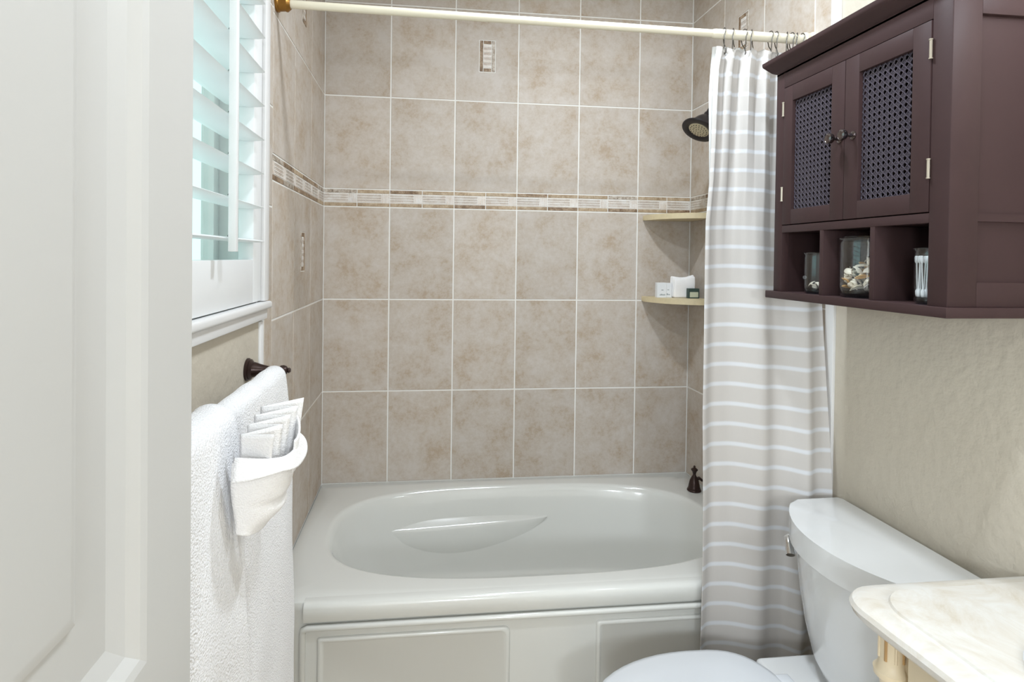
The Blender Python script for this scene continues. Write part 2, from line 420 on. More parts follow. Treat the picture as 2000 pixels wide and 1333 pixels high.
sh = thing('plantation_shutter', 'white plantation shutter with open louvers in the left wall window', 'shutter', (-.6, 50, 2.3))
S0, S1 = 33.9, 65.6
bm = B(); box(bm, -1.2, .12, S0, 36.3, 2.35, 39.6, .08); obj('stile', bm, 'shutter', sh)
bm = B(); box(bm, -1.2, .12, 63.2, S1, 2.35, 39.6, .08); obj('stile', bm, 'shutter', sh)
bm = B(); box(bm, -1.2, .1, 36.3, 63.2, 2.35, 6.25, .06); obj('rail', bm, 'shutter', sh)
bm = B(); box(bm, -1.2, .1, 36.3, 63.2, 36.2, 39.6, .06); obj('rail', bm, 'shutter', sh)
bm = B(); n = 14; g = []
for vv in (36.36, 63.14):
    g.append([(-.7+1.75*math.cos(2*math.pi*k/n), vv, .17*math.sin(2*math.pi*k/n)) for k in range(n)])
vs = quadmesh(bm, g, close_v=True); bm.faces.new(vs[0]); bm.faces.new(vs[-1])
lou = finish(bm, 'louver', (-.7, 49.75, 0), 40); lou.materials.append(M['shutter'])
bm = B(); tube(bm, [(1.0, 45.75, .06), (1.12, 45.75, .3), (1.3, 45.75, .3), (1.3, 45.75, -.02), (1.12, 45.75, -.05)], .035, 6)
stp = finish(bm, 'staple', (0, 0, 0), 40); stp.materials.append(M['steel'])
for k in range(10):
    h = 7.95+3.04*k
    for nm, me, q, ry in (('louver', lou, (-.7, 49.75, h), math.radians(2)), ('staple', stp, (0, 0, h), 0)):
        o = bpy.data.objects.new(nm, me); C.objects.link(o); o.parent = sh
        o.location = Vector(((q[0]+.6)*I, -(q[1]-(50 if nm == 'louver' else 50))*I, (q[2]-2.3)*I)); o.rotation_euler = (0, ry, 0)
bm = B(); box(bm, 1.12, 1.68, 45.45, 46.05, 6.9, 36.6, .06); obj('tilt_bar', bm, 'shutter', sh)

# ------------------------------------------------------------------ open door at the left edge
DU = 5.4; DV0, DV1 = 63.5, 93.2
bm = B()
st = 3.92; vA, vB = DV0+st, DV1-st
def dbox(*a): box(bm, 4.0, DU, *a)
dbox(DV0, vA, FLOOR+.4, 32.2); dbox(vB, DV1, FLOOR+.4, 32.2)
RL = [(FLOOR+.4, FLOOR+9), (-17.5, -8.4), (27.6, 32.2)]
for a in RL: dbox(vA, vB, *a)
door = struct('door_1', bm, 'door', org=(4.7, DV1, FLOOR), label='open white panelled door at the left edge of the picture')
def panel(hA, hB):
    bm = B()     # sticking moulding, sloped field border and flat centre
    prof = [(0, DU), (.1, DU-.03), (.3, DU-.1), (.7, DU-.42), (.95, DU-.5), (1.35, DU-.62), (1.5, DU-.66), (3.9, DU-.34), (3.98, DU-.2), (4.4, DU-.06), (4.5, DU-.04)]
    g = []
    for ins, uu in prof:
        g.append([(uu, vA+ins, hA+ins), (uu, vB-ins, hA+ins), (uu, vB-ins, hB-ins), (uu, vA+ins, hB-ins)])
    vs = quadmesh(bm, g, close_v=True); bm.faces.new(vs[-1])
    g = [[(4.6, a, b_) for (_, a, b_) in g[0]], [(4.6, a, b_) for (_, a, b_) in g[0]]]
    obj('door_panel', bm, 'door', door, ang=18)
panel(-8.4, 27.6); panel(FLOOR+9, -17.5)
bm = B()
for s in (-1, 1):
    c = 4.7+s*.7; lathe(bm, [(1.15, 0), (1.15, .2), (.4, .35), (.4, 1.1), (.9, 1.4), (1.05, 1.9), (.8, 2.3), (0, 2.4)], (c, DV0+2.4, -13.5), (s, 0, 0), 20, caps=False)
obj('door_knob', bm, 'bronze', door)

# ------------------------------------------------------------------ bathtub
tub = thing('bathtub', 'biscuit coloured alcove bathtub with panelled apron', 'bathtub', (29.5, 15.5, FLOOR))
bm = B(); N_ = 112
cu, cv, A_, B_ = 29.55, 15.25, 25.85, 12.55
def sup(t, a, b_, n=2.9):
    c, s = math.cos(t), math.sin(t)
    k = (abs(c)**n+abs(s)**n)**(-1/n); return (c*k*a, s*k*b_)
R0, R1, R2, R3 = .06, WID-.06, .06, 30.45
th = [2*math.pi*(k+.5)/N_ for k in range(N_)]
rim = [sup(t, A_, B_) for t in th]
def outer(x, y):
    k = 1e9
    if x > 0: k = min(k, (R1-cu)/x)
    if x < 0: k = min(k, (R0-cu)/x)
    if y > 0: k = min(k, (R3-cv)/y)
    if y < 0: k = min(k, (R2-cv)/y)
    return (cu+x*k, cv+y*k)
out = [outer(*q) for q in rim]
for c in ((R0, R2), (R0, R3), (R1, R2), (R1, R3)):
    k = min(range(N_), key=lambda i: (out[i][0]-c[0])**2+(out[i][1]-c[1])**2); out[k] = c
g = [[(a, b_, DECK-.9) for a, b_ in out], [(a, b_, DECK-.12) for a, b_ in out],
     [(a+(cu-a)*.004, b_+(cv-b_)*.008, DECK) for a, b_ in out]]
g.append([(out[i][0]*.5+(cu+rim[i][0]*1.03)*.5, out[i][1]*.5+(cv+rim[i][1]*1.03)*.5, DECK) for i in range(N_)])
for ins, hh in ((-.35, 0), (-.1, -.03), (.12, -.12), (.38, -.38), (.6, -.9), (.95, -2.2), (1.4, -4.4), (2.0, -7.5), (2.7, -10.5), (3.6, -12.4), (5.0, -13.6), (7.0, -14.1), (9.5, -14.3)):
    row = []
    for i in range(N_):
        x, y = rim[i]; d = -hh
        kx = (A_-ins*(1+.9*min(1, d/10)*(x < 0)))/A_; ky = (B_-ins*.85)/B_
        px, py = cu+x*kx, cv+y*ky
        row.append((px, py, DECK+hh))
    g.append(row)
vs = quadmesh(bm, g, close_v=True); bm.faces.new(vs[-1])
obj('basin', bm, 'tub', tub, ang=50)
bm = B()     # moulded armrest ledge on the far side of the basin
nA = 28; rows = []
for k in range(nA+1):
    t = k/nA; uu = 10.2+24.5*t; wd = math.sin(math.pi*t**.62)**.8 if 0 < t < 1 else 0
    vw = cv-(B_*(1-.12))*(1-abs((uu-cu)/A_)**2.9)**(1/2.9)
    vv = vw-.8; e = vw+.85*wd+.02; hh = -33.6+.5*(1-wd)
    rows.append([(uu, vv, hh+1.15*wd+.02), (uu, vw-.15, hh+.75*wd), (uu, e-.45*wd, hh+.05*wd), (uu, e-.12*wd, hh-.12*wd-.01), (uu, e, hh-.45*wd-.02), (uu, e+.02*wd, hh-2.4*wd-.03), (uu, vw+.45*wd-.1, hh-6.4*wd-.04)])
quadmesh(bm, rows); obj('armrest', bm, 'tub', tub, ang=60)
bm = B(); box(bm, .08, WID-.08, 29.6, 30.42, FLOOR+.02, DECK-.5); obj('apron', bm, 'tub', tub)
bm = B(); LP = [(29.8, -28.62), (30.3, -28.62), (30.62, -28.68), (30.88, -28.86), (31.0, -29.15), (31.02, -29.6), (31.0, -30.4), (30.9, -30.55), (30.35, -30.65), (29.8, -30.65)]
vs = quadmesh(bm, [[(uu, a, b_) for a, b_ in LP] for uu in (3.65, 3.75, 55.3, 55.4)], close_v=True); bm.faces.new(vs[0]); bm.faces.new(vs[-1])
obj('lip', bm, 'tub', tub, ang=40)
bm = B(); tube(bm, [(3.5, 30.55, FLOOR+1), (3.5, 30.55, -31.9), (3.62, 30.7, -31.4), (4.0, 30.86, -31.15), (29, 30.86, -31.15), (55.1, 30.86, -31.15), (55.5, 30.7, -31.4), (55.6, 30.55, -31.9), (55.6, 30.55, FLOOR+1)], .32, 12)
obj('bead', bm, 'tub', tub, ang=60)
for a0, a1 in ((4.95, 24.9), (34.3, 54.2)):
    bm = B(); pts = []
    for (qu, qh, s) in ((a1-.7, -32.35-.7, 0), (a0+.3, -32.35-.3, 1), (a0+.3, FLOOR+3.3, 2), (a1-.7, FLOOR+3.7, 3)):
        rr = .7 if s in (0, 3) else .3
        for k in range(6):
            t = math.pi/2*(s+k/5); pts.append((qu+rr*math.cos(t), qh+rr*math.sin(t)))
    g = []
    for ins, vv in ((0, 30.4), (0, 30.5), (.12, 30.66), (.3, 30.72), (.46, 30.66), (.52, 30.6)):
        cu_, ch_ = (a0+a1)/2, (-32.35+FLOOR+3)/2
        g.append([(q[0]-math.copysign(ins, q[0]-cu_), vv, q[1]-math.copysign(ins, q[1]-ch_)) for q in pts])
    vs = quadmesh(bm, g, close_v=True); bm.faces.new(vs[-1]); obj('apron_panel', bm, 'tub', tub, ang=50)
bm = B(); lathe(bm, [(1.3, 0), (1.3, .1), (1.0, .2), (0, .2)], (48, 15.2, -42.97), (0, 0, 1), 24, caps=False); obj('drain', bm, 'bronze', tub)

# bell shaped tub filler handle on the deck
fa = thing('tub_faucet', 'dark bronze bell-shaped tub faucet on the deck beside the curtain', 'faucet', (56.9, 7.2, DECK))
bm = B(); lathe(bm, [(.3, .02), (1.02, .02), (1.06, .14), (.98, .32), (.9, .36), (.92, .46), (.86, .62), (.8, 1.0), (.66, 1.6), (.42, 2.1), (.26, 2.35), (.22, 2.55)], (56.9, 7.2, DECK), n=28); obj('bell', bm, 'bronze', fa)
bm = B(); lathe(bm, [(.2, 2.5), (.26, 2.7), (.34, 2.95), (.52, 3.2), (.5, 3.32), (.3, 3.45), (.14, 3.55), (.18, 3.7), (.1, 3.85), (0, 3.88)], (56.9, 7.2, DECK), n=20, caps=False); obj('finial', bm, 'bronze', fa)
bm = B(); tube(bm, [(56.9, 7.2, DECK+1.6), (57.7, 7.2, DECK+1.9), (58.2, 7.2, DECK+1.5)], [.3, .26, .2], 10); obj('lever', bm, 'bronze', fa)

# ------------------------------------------------------------------ corner shelves and what lies on the lower one
def corner_shelf(top, label):
    bm = B(); R_ = 8.1; poly = [(WID-.05, .05)]
    for k in range(17):
        t = math.pi/2*k/16; f = 1-.0*math.sin(2*t)
        poly.append((WID-.05-R_*f*math.cos(t), .05+R_*f*math.sin(t)))
    prism(bm, poly, top-.85, top, .16, 2)
    o = obj('corner_shelf', bm, 'stone', org=(WID-3, 3, top-.85), ang=40); tag(o, label, 'shelf', 'stone corner shelves in the shower'); return o
corner_shelf(13.9, 'upper quarter-round stone corner shelf, empty, at the mosaic border')
ST = .72
corner_shelf(ST, 'lower quarter-round stone corner shelf holding small white toiletries')
def carton(name, label, u, v, wd, dp, ht, rot, body, marks):
    t = thing(name, label, 'box', (u, v, ST), 'small toiletry cartons')
    bm = B(); box(bm, u-wd/2, u+wd/2, v-dp/2, v+dp/2, ST, ST+ht, .03, 1); obj('carton', bm, body, t)
    for (x0, x1, y0, y1, mm) in marks:
        bm = B(); box(bm, u+x0, u+x1, v+dp/2-.01, v+dp/2+.012, ST+y0, ST+y1); obj('print', bm, mm, t)
    t.rotation_euler = (0, 0, rot)
def small_marks(x0, x1, y, hgt, n, seed):
    r = random.Random(seed); res = []; p_ = (x1-x0)/n
    for k in range(n):
        res.append((x0+k*p_, x0+k*p_+p_*.62, y, y+hgt*(.6+.6*r.random()), 'print'))
    return res
carton('soap_carton', 'white soap carton with grey print, leftmost on the lower corner shelf', 52.7, 3.4, 1.5, .9, 2.35, 0, 'card', small_marks(-.35, .6, .35, .22, 6, 1)+[(-.1, .25, 1.15, 1.25, 'print')])
carton('soap_carton', 'narrow white carton with grey print between soap carton and folded washcloth', 53.97, 3.2, .95, .9, 2.3, 0, 'card', small_marks(-.4, .2, .4, .22, 4, 2)+[(-.3, 0, 1.2, 1.28, 'print')])
wc = thing('folded_washcloth', 'folded white washcloth standing on the lower corner shelf', 'washcloth', (56.4, 3.2, ST))
for k in range(3):
    bm = B(); v_ = 2.5+k*.62
    box(bm, 54.55, 58.2-k*.1, v_, v_+.58, ST+.01, ST+3.25+.12*math.sin(k*2), .24, 4)
    bmesh.ops.subdivide_edges(bm, edges=[e for e in bm.edges if e.calc_length() > 1], cuts=5, use_grid_fill=True)
    for q in bm.verts:
        q.co.z += max(0, (q.co.z-ST)/3.3)*(.14*math.sin(q.co.x*1.3+k)+.16*max(0, q.co.x-57)); q.co.y += .05*math.sin(q.co.z*2+k)
    obj('fold', bm, 'washcloth', wc, ang=60)
carton('green_carton', 'small dark green carton with pale label in front of the folded washcloth', 57.25, 5.0, 1.75, .8, 1.55, 0, 'green', [(-.68, .68, .18, 1.0, 'pale')])

# ------------------------------------------------------------------ shower head
shh = thing('wall_shower', 'black bronze bell shower head on the right wall behind the curtain', 'shower head', (59, 14, 28.5))
ax = Vector((-.52, .18, -.84)).normalized(); base = Vector((53.2, 14.0, 24.75))
bm = B(); lathe(bm, [(2.35, 0), (2.42, -.08), (2.42, -.22), (2.2, -.36), (1.72, -.5), (1.6, -.75), (1.42, -1.3), (1.12, -1.9), (.78, -2.35), (.5, -2.6), (.45, -3.1)], base, ax, 40, caps=False); obj('bell', bm, 'black', shh)
bm = B(); lathe(bm, [(2.35, 0), (1.9, .06), (1.5, -.04), (1.42, -.1)], base, ax, 40, caps=False); obj('rim', bm, 'black', shh)
bm = B(); lathe(bm, [(1.44, -.12), (1.3, -.02), (.6, .03), (0, .03)], base, ax, 36, caps=False); fc = obj('nozzle_face', bm, 'nozzle', shh)
e1 = ax.cross(Vector((0, 1, 0))).normalized(); e2 = ax.cross(e1)
bm = B()
for rr, nn in ((1.15, 18), (.75, 12), (.35, 6)):
    for k in range(nn):
        t = 2*math.pi*k/nn; lathe(bm, [(.06, 0), (.05, .09), (0, .1)], base+(e1*math.cos(t)+e2*math.sin(t))*rr, ax, 6, caps=False)
o = obj('nozzles', bm, 'bronze', shh); o['kind'] = 'stuff'
q0 = base-ax*3.0
bm = B(); tube(bm, [q0, q0-ax*.8, q0-ax*1.5+Vector((.5, 0, .1)), Vector((57.2, 13.6, 30.3)), Vector((58.9, 13.6, 30.4))], .32, 12); obj('arm', bm, 'black', shh)
bm = B(); lathe(bm, [(1.15, 0), (1.1, .15), (.6, .5), (.36, .55)], (58.98, 13.6, 30.4), (-1, 0, 0), 24); obj('flange', bm, 'black', shh)

# ------------------------------------------------------------------ curtain rod, rings and curtain
def rod(u): return Vector((u, 28.6+.012*u, 32.62-.0135*u))
rd = thing('curtain_rod', 'cream enamelled tension rod with brass end spanning above the bathtub', 'curtain rod', (0, 28.6, 32.3))
bm = B(); tube(bm, [rod(.9), rod(48)], .42, 20); obj('inner_tube', bm, 'cream_rod', rd, ang=50)
bm = B(); tube(bm, [rod(47.0), rod(47.3), rod(WID-.9)], [.44, .52, .52], 20); obj('outer_tube', bm, 'cream_rod', rd, ang=50)
for s in (0, 1):
    d = Vector((1, .012, 0)) if s == 0 else Vector((-1, -.012, 0))
    bm = B(); lathe(bm, [(.86, .02), (.88, .25), (.78, .35), (.74, .9), (.8, 1.0), (.8, 1.15), (.7, 1.25), (.55, 1.45)], rod(0 if s == 0 else WID), d, 28); obj('end_flange', bm, 'brass' if s == 0 else 'cream_rod', rd)
HK = [48.25, 49.3, 50.6, 51.5, 53.7, 54.4, 55.7, 56.25, 56.9, 57.5]
bm = B(); pts = []
for k in range(15):
    t = math.radians(-35+k*250/14); pts.append((.02*k, .68*math.cos(t), .66*math.sin(t)))
pts += [(.3, -.45, -.85), (.32, -.1, -1.35), (.34, .1, -1.8), (.34, .0, -2.1), (.32, -.16, -2.15), (.3, -.26, -1.95)]
pts = [(.0, .42, -1.75), (.0, .5, -1.2)]+pts[0:]
tube(bm, pts, .055, 8)
hk = finish(bm, 'curtain_hook', (0, 0, 0), 60); hk.materials.append(M['steel'])
ords = ['first', 'second', 'third', 'fourth', 'fifth', 'sixth', 'seventh', 'eighth', 'ninth', 'tenth']
for k, uu in enumerate(HK):
    o = bpy.data.objects.new('curtain_hook', hk); C.objects.link(o); o.location = W(*rod(uu)); o.rotation_euler = (0, 0, (random.random()-.5)*.9)
    tag(o, '%s metal curtain hook from the left on the cream rod' % ords[k], 'curtain hook', 'curtain hooks on the rod')
TOP, BOT = 30.55, -37.3
def lerp(pairs, x):
    for (a, b_), (c, d) in zip(pairs, pairs[1:]):
        if x <= c: 
            t = (x-a)/(c-a); t = max(0, t); return b_+(d-b_)*t
    return pairs[-1][1]
def smooth(t): t = max(0, min(1, t)); return t*t*(3-2*t)
def cloth(s, t, off=0.0):
    h = TOP+(BOT-TOP)*t
    uL = lerp([(-1, 47.5), (0, 47.5), (.04, 47.1), (.16, 46.75), (.22, 46.5), (.29, 45.95), (.42, 45.6), (.6, 45.15), (1, 45.0)], t); uR = 58.55
    base = 29.2+3.0*smooth(t/.85)+s*s*lerp([(-1, 0), (0, 0), (.42, 2.0), (.7, 2.6), (1, 2.0)], t)
    a1 = .36*(1-smooth(t/.4))+.03; a2 = .14+.42*smooth(t*1.6)*(1-.45*smooth((t-.5)/.4)); a3 = .1+.1*smooth(t*2)
    sk = s+.07*t*math.sin(3.1*s*math.pi)
    p1 = math.sin(2*math.pi*6.2*(s+.03*math.sin(9*s))+.6*math.sin(5*t)); p2 = math.sin(2*math.pi*(2.3*sk)+.9+1.2*t); p3 = math.sin(2*math.pi*4.7*sk+2.6*t)
    right = smooth((s-.7)/.2)
    v = base+a1*p1+a2*p2*(1-.5*right)+a3*p3*(.5+1.8*right)+off
    u = uL+(uR-uL)*s+.2*(1-smooth(t/.5))*math.sin(2*math.pi*12.4*s)*.6+.12*math.sin(9*t+7*s)*t
    if h < -26: v = max(v, 31.55+off)
    hh = h+(.35*abs(math.sin(math.pi*8*s)) if t < .02 else 0)*-1
    return (u, v, hh)
def sheet(name, fn, ns, nt, m, parent=None, org=None, thick=.05, uvf=None):
    bm = B(); g = [[fn(i/ns, j/nt) for i in range(ns+1)] for j in range(nt+1)]
    vs = quadmesh(bm, g)
    if uvf:
        lay = bm.loops.layers.uv.new('UVMap'); idx = {}
        for j in range(nt+1):
            for i in range(ns+1): idx[vs[j][i]] = uvf(i/ns, j/nt)
        for f in bm.faces:
            for l in f.loops: l[lay].uv = idx[l.vert]
    o = obj(name, bm, m, parent, org, ang=180, doubles=False)
    sm = o.modifiers.new('thickness', 'SOLIDIFY'); sm.thickness = thick*I; sm.offset = 0
    return o
cur = thing('shower_curtain', 'beige shower curtain with narrow white stripes gathered at the right end', 'curtain', (52, 31, BOT))
sheet('fabric', cloth, 260, 150, 'curtain', cur, uvf=lambda s, t: (s*1.6, (TOP-BOT)*t/2.14+.08*math.sin(6*s)))
sheet('liner', lambda s, t: (lerp([(-1, 47.4), (0, 47.4), (.05, 47.2), (.1, 47.1), (.2, 47.35), (.3, 47.6), (.5, 48), (1, 48.3)], t)+4*s+.1*math.sin(20*s), 28.5-1.3*smooth(t/.6)+.2*math.sin(18*s+2*t), 30.75-55*t), 50, 50, 'liner', cur, thick=.03)

# ------------------------------------------------------------------ wall cabinet
cab = thing('wall_cabinet', 'dark espresso wall cabinet with cane doors and three open cubbies', 'cabinet', (54.8, 45.35, 2.95))
FU = 50.5; WU = WID+.22; CA, CB = 35.8, 54.95
bm = B()     # side, back, inner panels
box(bm, FU+.55, WU, CA+.12, CA+.7, 3.7, 25.3); box(bm, WU-.3, WU, CA+.1, CB-.1, 3.7, 25.3); box(bm, FU+.6, WU, CA+.1, CB-.1, 24.7, 25.3); box(bm, FU+.6, WU, CA+.1, CB-.1, 9.56, 10.1)
obj('body', bm, 'wood', cab)
bm = B()     # near side: frame around a sunk panel
box(bm, FU+.02, FU+2.2, CB-.75, CB, 3.7, 25.35, .04); box(bm, WU-2.0, WU, CB-.75, CB, 3.7, 25.35, .04); box(bm, FU+2.2, WU-2.0, CB-.75, CB, 3.7, 5.4, .04); box(bm, FU+2.2, WU-2.0, CB-.75, CB, 23.6, 25.35, .04)
sp = obj('side_frame', bm, 'wood', cab)
bm = B(); box(bm, FU+2.1, WU-1.9, CB-.7, CB-.35, 5.3, 23.7); obj('side_panel', bm, 'wood', cab)
bm = B(); box(bm, FU, FU+.75, CA, CA+1.2, 3.7, 25.4, .04); box(bm, FU, FU+.75, 53.42, CB-.02, 3.7, 25.4, .04); box(bm, FU, FU+.75, CA+1.2, 53.42, 23.75, 25.4, .03); box(bm, FU, FU+.75, CA+1.2, 53.42, 9.5, 10.2, .03)
obj('face_frame', bm, 'wood', cab)
for a in (42.4, 48.15):
    bm = B(); box(bm, FU+.02, WU-.3, a, a+.46, 3.7, 9.52, .03); obj('divider', bm, 'wood', cab)
bm = B(); box(bm, FU-.4, WU, CA-.75, CB+.35, 2.98, 3.7, .07); obj('base_board', bm, 'wood', cab)
bm = B()     # flared crown
CP = [(0, 25.2), (0, 25.42), (.16, 25.5), (.34, 25.62), (.62, 25.95), (.95, 26.35), (1.0, 26.5), (1.0, 26.75)]
vs = quadmesh(bm, [[(WU, CA-o_, h), (FU-o_, CA-o_, h), (FU-o_, CB+o_, h), (WU, CB+o_, h)] for o_, h in CP]); bm.faces.new(vs[-1])
bm.faces.new(vs[0]); bm.faces.new([r[0] for r in vs]+[r[3] for r in reversed(vs)])
obj('crown', bm, 'wood', cab, ang=25)
def cane(bm, uu, a0, a1, b0, b1):
    p_ = .497
    def strand(x0, y0, x1, y1, wd, du):
        d = Vector((x1-x0, y1-y0)); L_ = d.length
        if L_ < .05: return
        d /= L_; n_ = Vector((-d.y, d.x))*wd/2
        q = [(x0+n_.x, y0+n_.y), (x1+n_.x, y1+n_.y), (x1-n_.x, y1-n_.y), (x0-n_.x, y0-n_.y)]
        lo = [bm.verts.new((uu+du+.045, a, b_)) for a, b_ in q]; m0 = [(x0, y0), (x1, y1)]
        hi = [bm.verts.new((uu+du, a+(m-a)*.5, b_+(k-b_)*.5)) for (a, b_), (m, k) in zip(q, ((x0, y0), (x1, y1), (x1, y1), (x0, y0)))]
        bm.faces.new(hi)
        for i in range(4): bm.faces.new((lo[i], lo[(i+1) % 4], hi[(i+1) % 4], hi[i]))
    nx = int((a1-a0)/p_)+1; ny = int((b1-b0)/p_)+1
    for i in range(nx+1):
        for s in (-.05, .05):
            x = a0+i*p_+s
            if a0 <= x <= a1: strand(x, b0, x, b1, .085, .03)
    for j in range(ny+1):
        for s in (-.05, .05):
            y = b0+j*p_+s
            if b0 <= y <= b1: strand(a0, y, a1, y, .085, .0)
    for sg in (1, -1):
        for k in range(-ny-nx, nx+ny+1):
            # line through lattice crossings: y-b0 = sg*(x-a0) + k*p
            pts = []
            for x in (a0, a1):
                y = b0+sg*(x-a0)+(k+.5)*p_
                if b0 <= y <= b1: pts.append((x, y))
            for y in (b0, b1):
                x = a0+sg*(y-b0-(k+.5)*p_)
                if a0 < x < a1: pts.append((x, y))
            if len(pts) >= 2: strand(*pts[0], *pts[1], .085, -.035 if sg > 0 else -.02)
for d, (a0, a1) in enumerate(((37.06, 45.2), (45.27, 53.36))):
    b0, b1 = 10.28, 23.68; l, r = ((1.3, 1.55) if d == 0 else (1.5, 1.5))
    bm = B()
    box(bm, FU-.06, FU+.7, a0, a0+l, b0, b1, .035); box(bm, FU-.06, FU+.7, a1-r, a1, b0, b1, .035)
    box(bm, FU-.055, FU+.69, a0+l, a1-r, b0, b0+1.42, .03); box(bm, FU-.055, FU+.69, a0+l, a1-r, b1-1.5, b1, .03)
    dr = obj('cabinet_door', bm, 'wood', cab)
    bm = B(); cane(bm, FU+.28, a0+l, a1-r, b0+1.42, b1-1.5); o = obj('cane_panel', bm, 'cane', dr, ang=20, doubles=False)
    kv = 44.75 if d == 0 else 46.25
    bm = B(); lathe(bm, [(.34, 0), (.34, .06), (.16, .14), (.13, .45), (.22, .6), (.4, .78), (.46, .98), (.42, 1.14), (.3, 1.22), (.28, 1.2), (0, 1.24)], (FU-.06, kv, 17.15), (-1, 0, 0), 24, caps=False); obj('knob', bm, 'knob', dr, label='round dark metal knob')
    hv = a0-.03 if d == 0 else a1+.03
    for hh in (13.3, 21.65):
        bm = B(); tube(bm, [(FU-.1, hv, hh-.62), (FU-.1, hv, hh+.62)], .1, 10); lathe(bm, [(.13, -.7), (.13, -.62), (.05, -.6)], (FU-.1, hv, hh), n=10); lathe(bm, [(.05, .6), (.13, .62), (.13, .7)], (FU-.1, hv, hh), n=10); obj('hinge', bm, 'hinge', dr)
bm = B(); lathe(bm, [(.2, 0), (.18, .05), (0, .07)], (53.4, CA+.7, 5.1), (0, 1, 0), 14, caps=False); obj('screw_cap', bm, 'swab', cab, label='small white screw cap')

# ------------------------------------------------------------------ jars in the cubbies
def jar(label, u, v, r, ht, lid=None):
    t = thing('glass_jar', label, 'jar', (u, v, 3.7), 'glass jars in the cabinet cubbies')
    bm = B(); lathe(bm, [(r*.72, .02), (r*.9, .05), (r*.98, .35), (r, .9), (r, ht-.45), (r*.97, ht-.3), (r*1.05, ht-.14), (r*1.06, ht-.05), (r*1.0, ht), (r*.95, ht-.05), (r*.93, ht-.3), (r*.95, ht-.5), (r*.95, .95), (r*.9, .55), (0, .5)], (u, v, 3.7), n=40, caps=False); obj('glass', bm, 'jar', t, ang=60)
    bm = B(); lathe(bm, [(0, .06), (r*.7, .06), (r*.88, .12), (r*.93, .36), (r*.86, .47), (0, .48)], (u, v, 3.7), n=32, caps=False); obj('thick_base', bm, 'jarbase', t, ang=60)
    if lid:
        bm = B(); lathe(bm, [(0, ht+.02), (r*.9, ht+.02), (r*.92, ht+.1), (r*.8, ht+.16), (r*.76, ht+lid*.6), (r*.6, ht+lid), (0, ht+lid)], (u, v, 3.7), n=36, caps=False); obj('lid', bm, 'jar', t, ang=40)
    return t
J1, J2, J3 = (52.1, 40.45, 1.35, 3.85), (52.6, 45.55, 2.1, 5.05), (52.1, 52.6, 1.42, 4.1)
jar('small glass jar with a few shells in the far cubby', *J1)
jar('large lidded glass jar filled with seashells in the middle cubby', *J2, lid=.5)
jar('glass jar of cotton swabs in the near cubby', *J3)
def scallop(nr=11):
    bm = B(); g = []
    for j in range(6):
        q = j/5; row = []
        for k in range(2*nr+1):
            a = math.radians(-62+124*k/(2*nr)); rr = q*(1+.04*(k % 2)); x = rr*math.sin(a); y = rr*math.cos(a)-.45
            z = .42*math.sin(math.pi*.5*min(1, q*1.15))*math.cos(a*.9)*(1 if q < .95 else .9)-.25*q*q+.035*(k % 2)*q
            row.append((x, y, z))
        g.append(row)
    quadmesh(bm, g)
    ext = bmesh.ops.extrude_face_region(bm, geom=bm.faces[:])
    for e in ext['geom']:
        if isinstance(e, bmesh.types.BMVert): e.co.z -= .07
    return finish(bm, 'seashell', (0, 0, 0), 50)
def whelk():
    bm = B(); g = []
    n = 46
    for k in range(n):
        t = k/(n-1); a = t*math.pi*6; R_ = .36*(1-t)**.9; c = Vector((R_*math.cos(a), R_*math.sin(a), -.6+1.35*t)); rr = .3*(1-t)+.02
        d1 = Vector((math.cos(a), math.sin(a), 0)); d2 = Vector((0, 0, 1))
        g.append([c+d1*rr*math.cos(2*math.pi*i/8)+d2*rr*math.sin(2*math.pi*i/8) for i in range(8)])
    vs = quadmesh(bm, g, close_v=True); bm.faces.new(vs[0]); bm.faces.new(vs[-1]); return finish(bm, 'seashell', (0, 0, 0), 50)
SH = {}
for kind, fn in (('a', scallop), ('b', whelk)):
    me = fn()
    for mm in ('shell_w', 'shell_o', 'shell_g'):
        c = me.copy(); c.materials.append(M[mm]); SH[kind, mm] = c
rnd = random.Random(11)
def put_shell(u, v, h, s, label, group, mm=None):
    o = bpy.data.objects.new('seashell', SH[rnd.choice('aaab'), mm or rnd.choice(['shell_w', 'shell_w', 'shell_w', 'shell_o', 'shell_g'])]); C.objects.link(o)
    o.location = W(u, v, h); o.scale = (s, s, s); o.rotation_euler = [rnd.uniform(-.9, .9), rnd.uniform(-.9, .9), rnd.uniform(0, 6.3)]
    tag(o, label, 'seashell', group)
u, v, r, ht = J2
for lay in range(6):
    nn = [11, 11, 11, 10, 7, 4][lay]
    for k in range(nn):
        t = 2*math.pi*k/nn+lay*.7; rr = (r*.95-.5)*(1 if k % 3 else .45)
        hh = 3.7+.5+.36+lay*.46
        if lay >= 4: rr *= .6; 
        put_shell(u+rr*math.cos(t)+(.35 if lay > 3 else 0), v+rr*math.sin(t)+(.4 if lay > 3 else 0), hh, .6 if lay < 4 else .7, 'seashell heaped inside the large lidded glass jar', 'seashells in the large jar')
u, v, r, ht = J1
for k in range(9):
    t = 2*math.pi*k/8; rr = .68 if k < 8 else 0
    put_shell(u+rr*math.cos(t), v+rr*math.sin(t), 3.7+.48+.26+(.18 if k % 2 else .0), .4, 'small pale seashell at the bottom of the small far jar', 'seashells in the small jar', 'shell_w')
u, v, r, ht = J3
bm = B(); lathe(bm, [(.035, .0), (.1, .02), (.13, .15), (.13, .42), (.06, .55), (.04, .6), (.04, 2.4), (.06, 2.45), (.13, 2.58), (.13, 2.85), (.1, 2.98), (0, 3.0)], n=8, caps=True)
swm = finish(bm, 'cotton_swab', (0, 0, 0), 60); swm.materials.append(M['swab'])
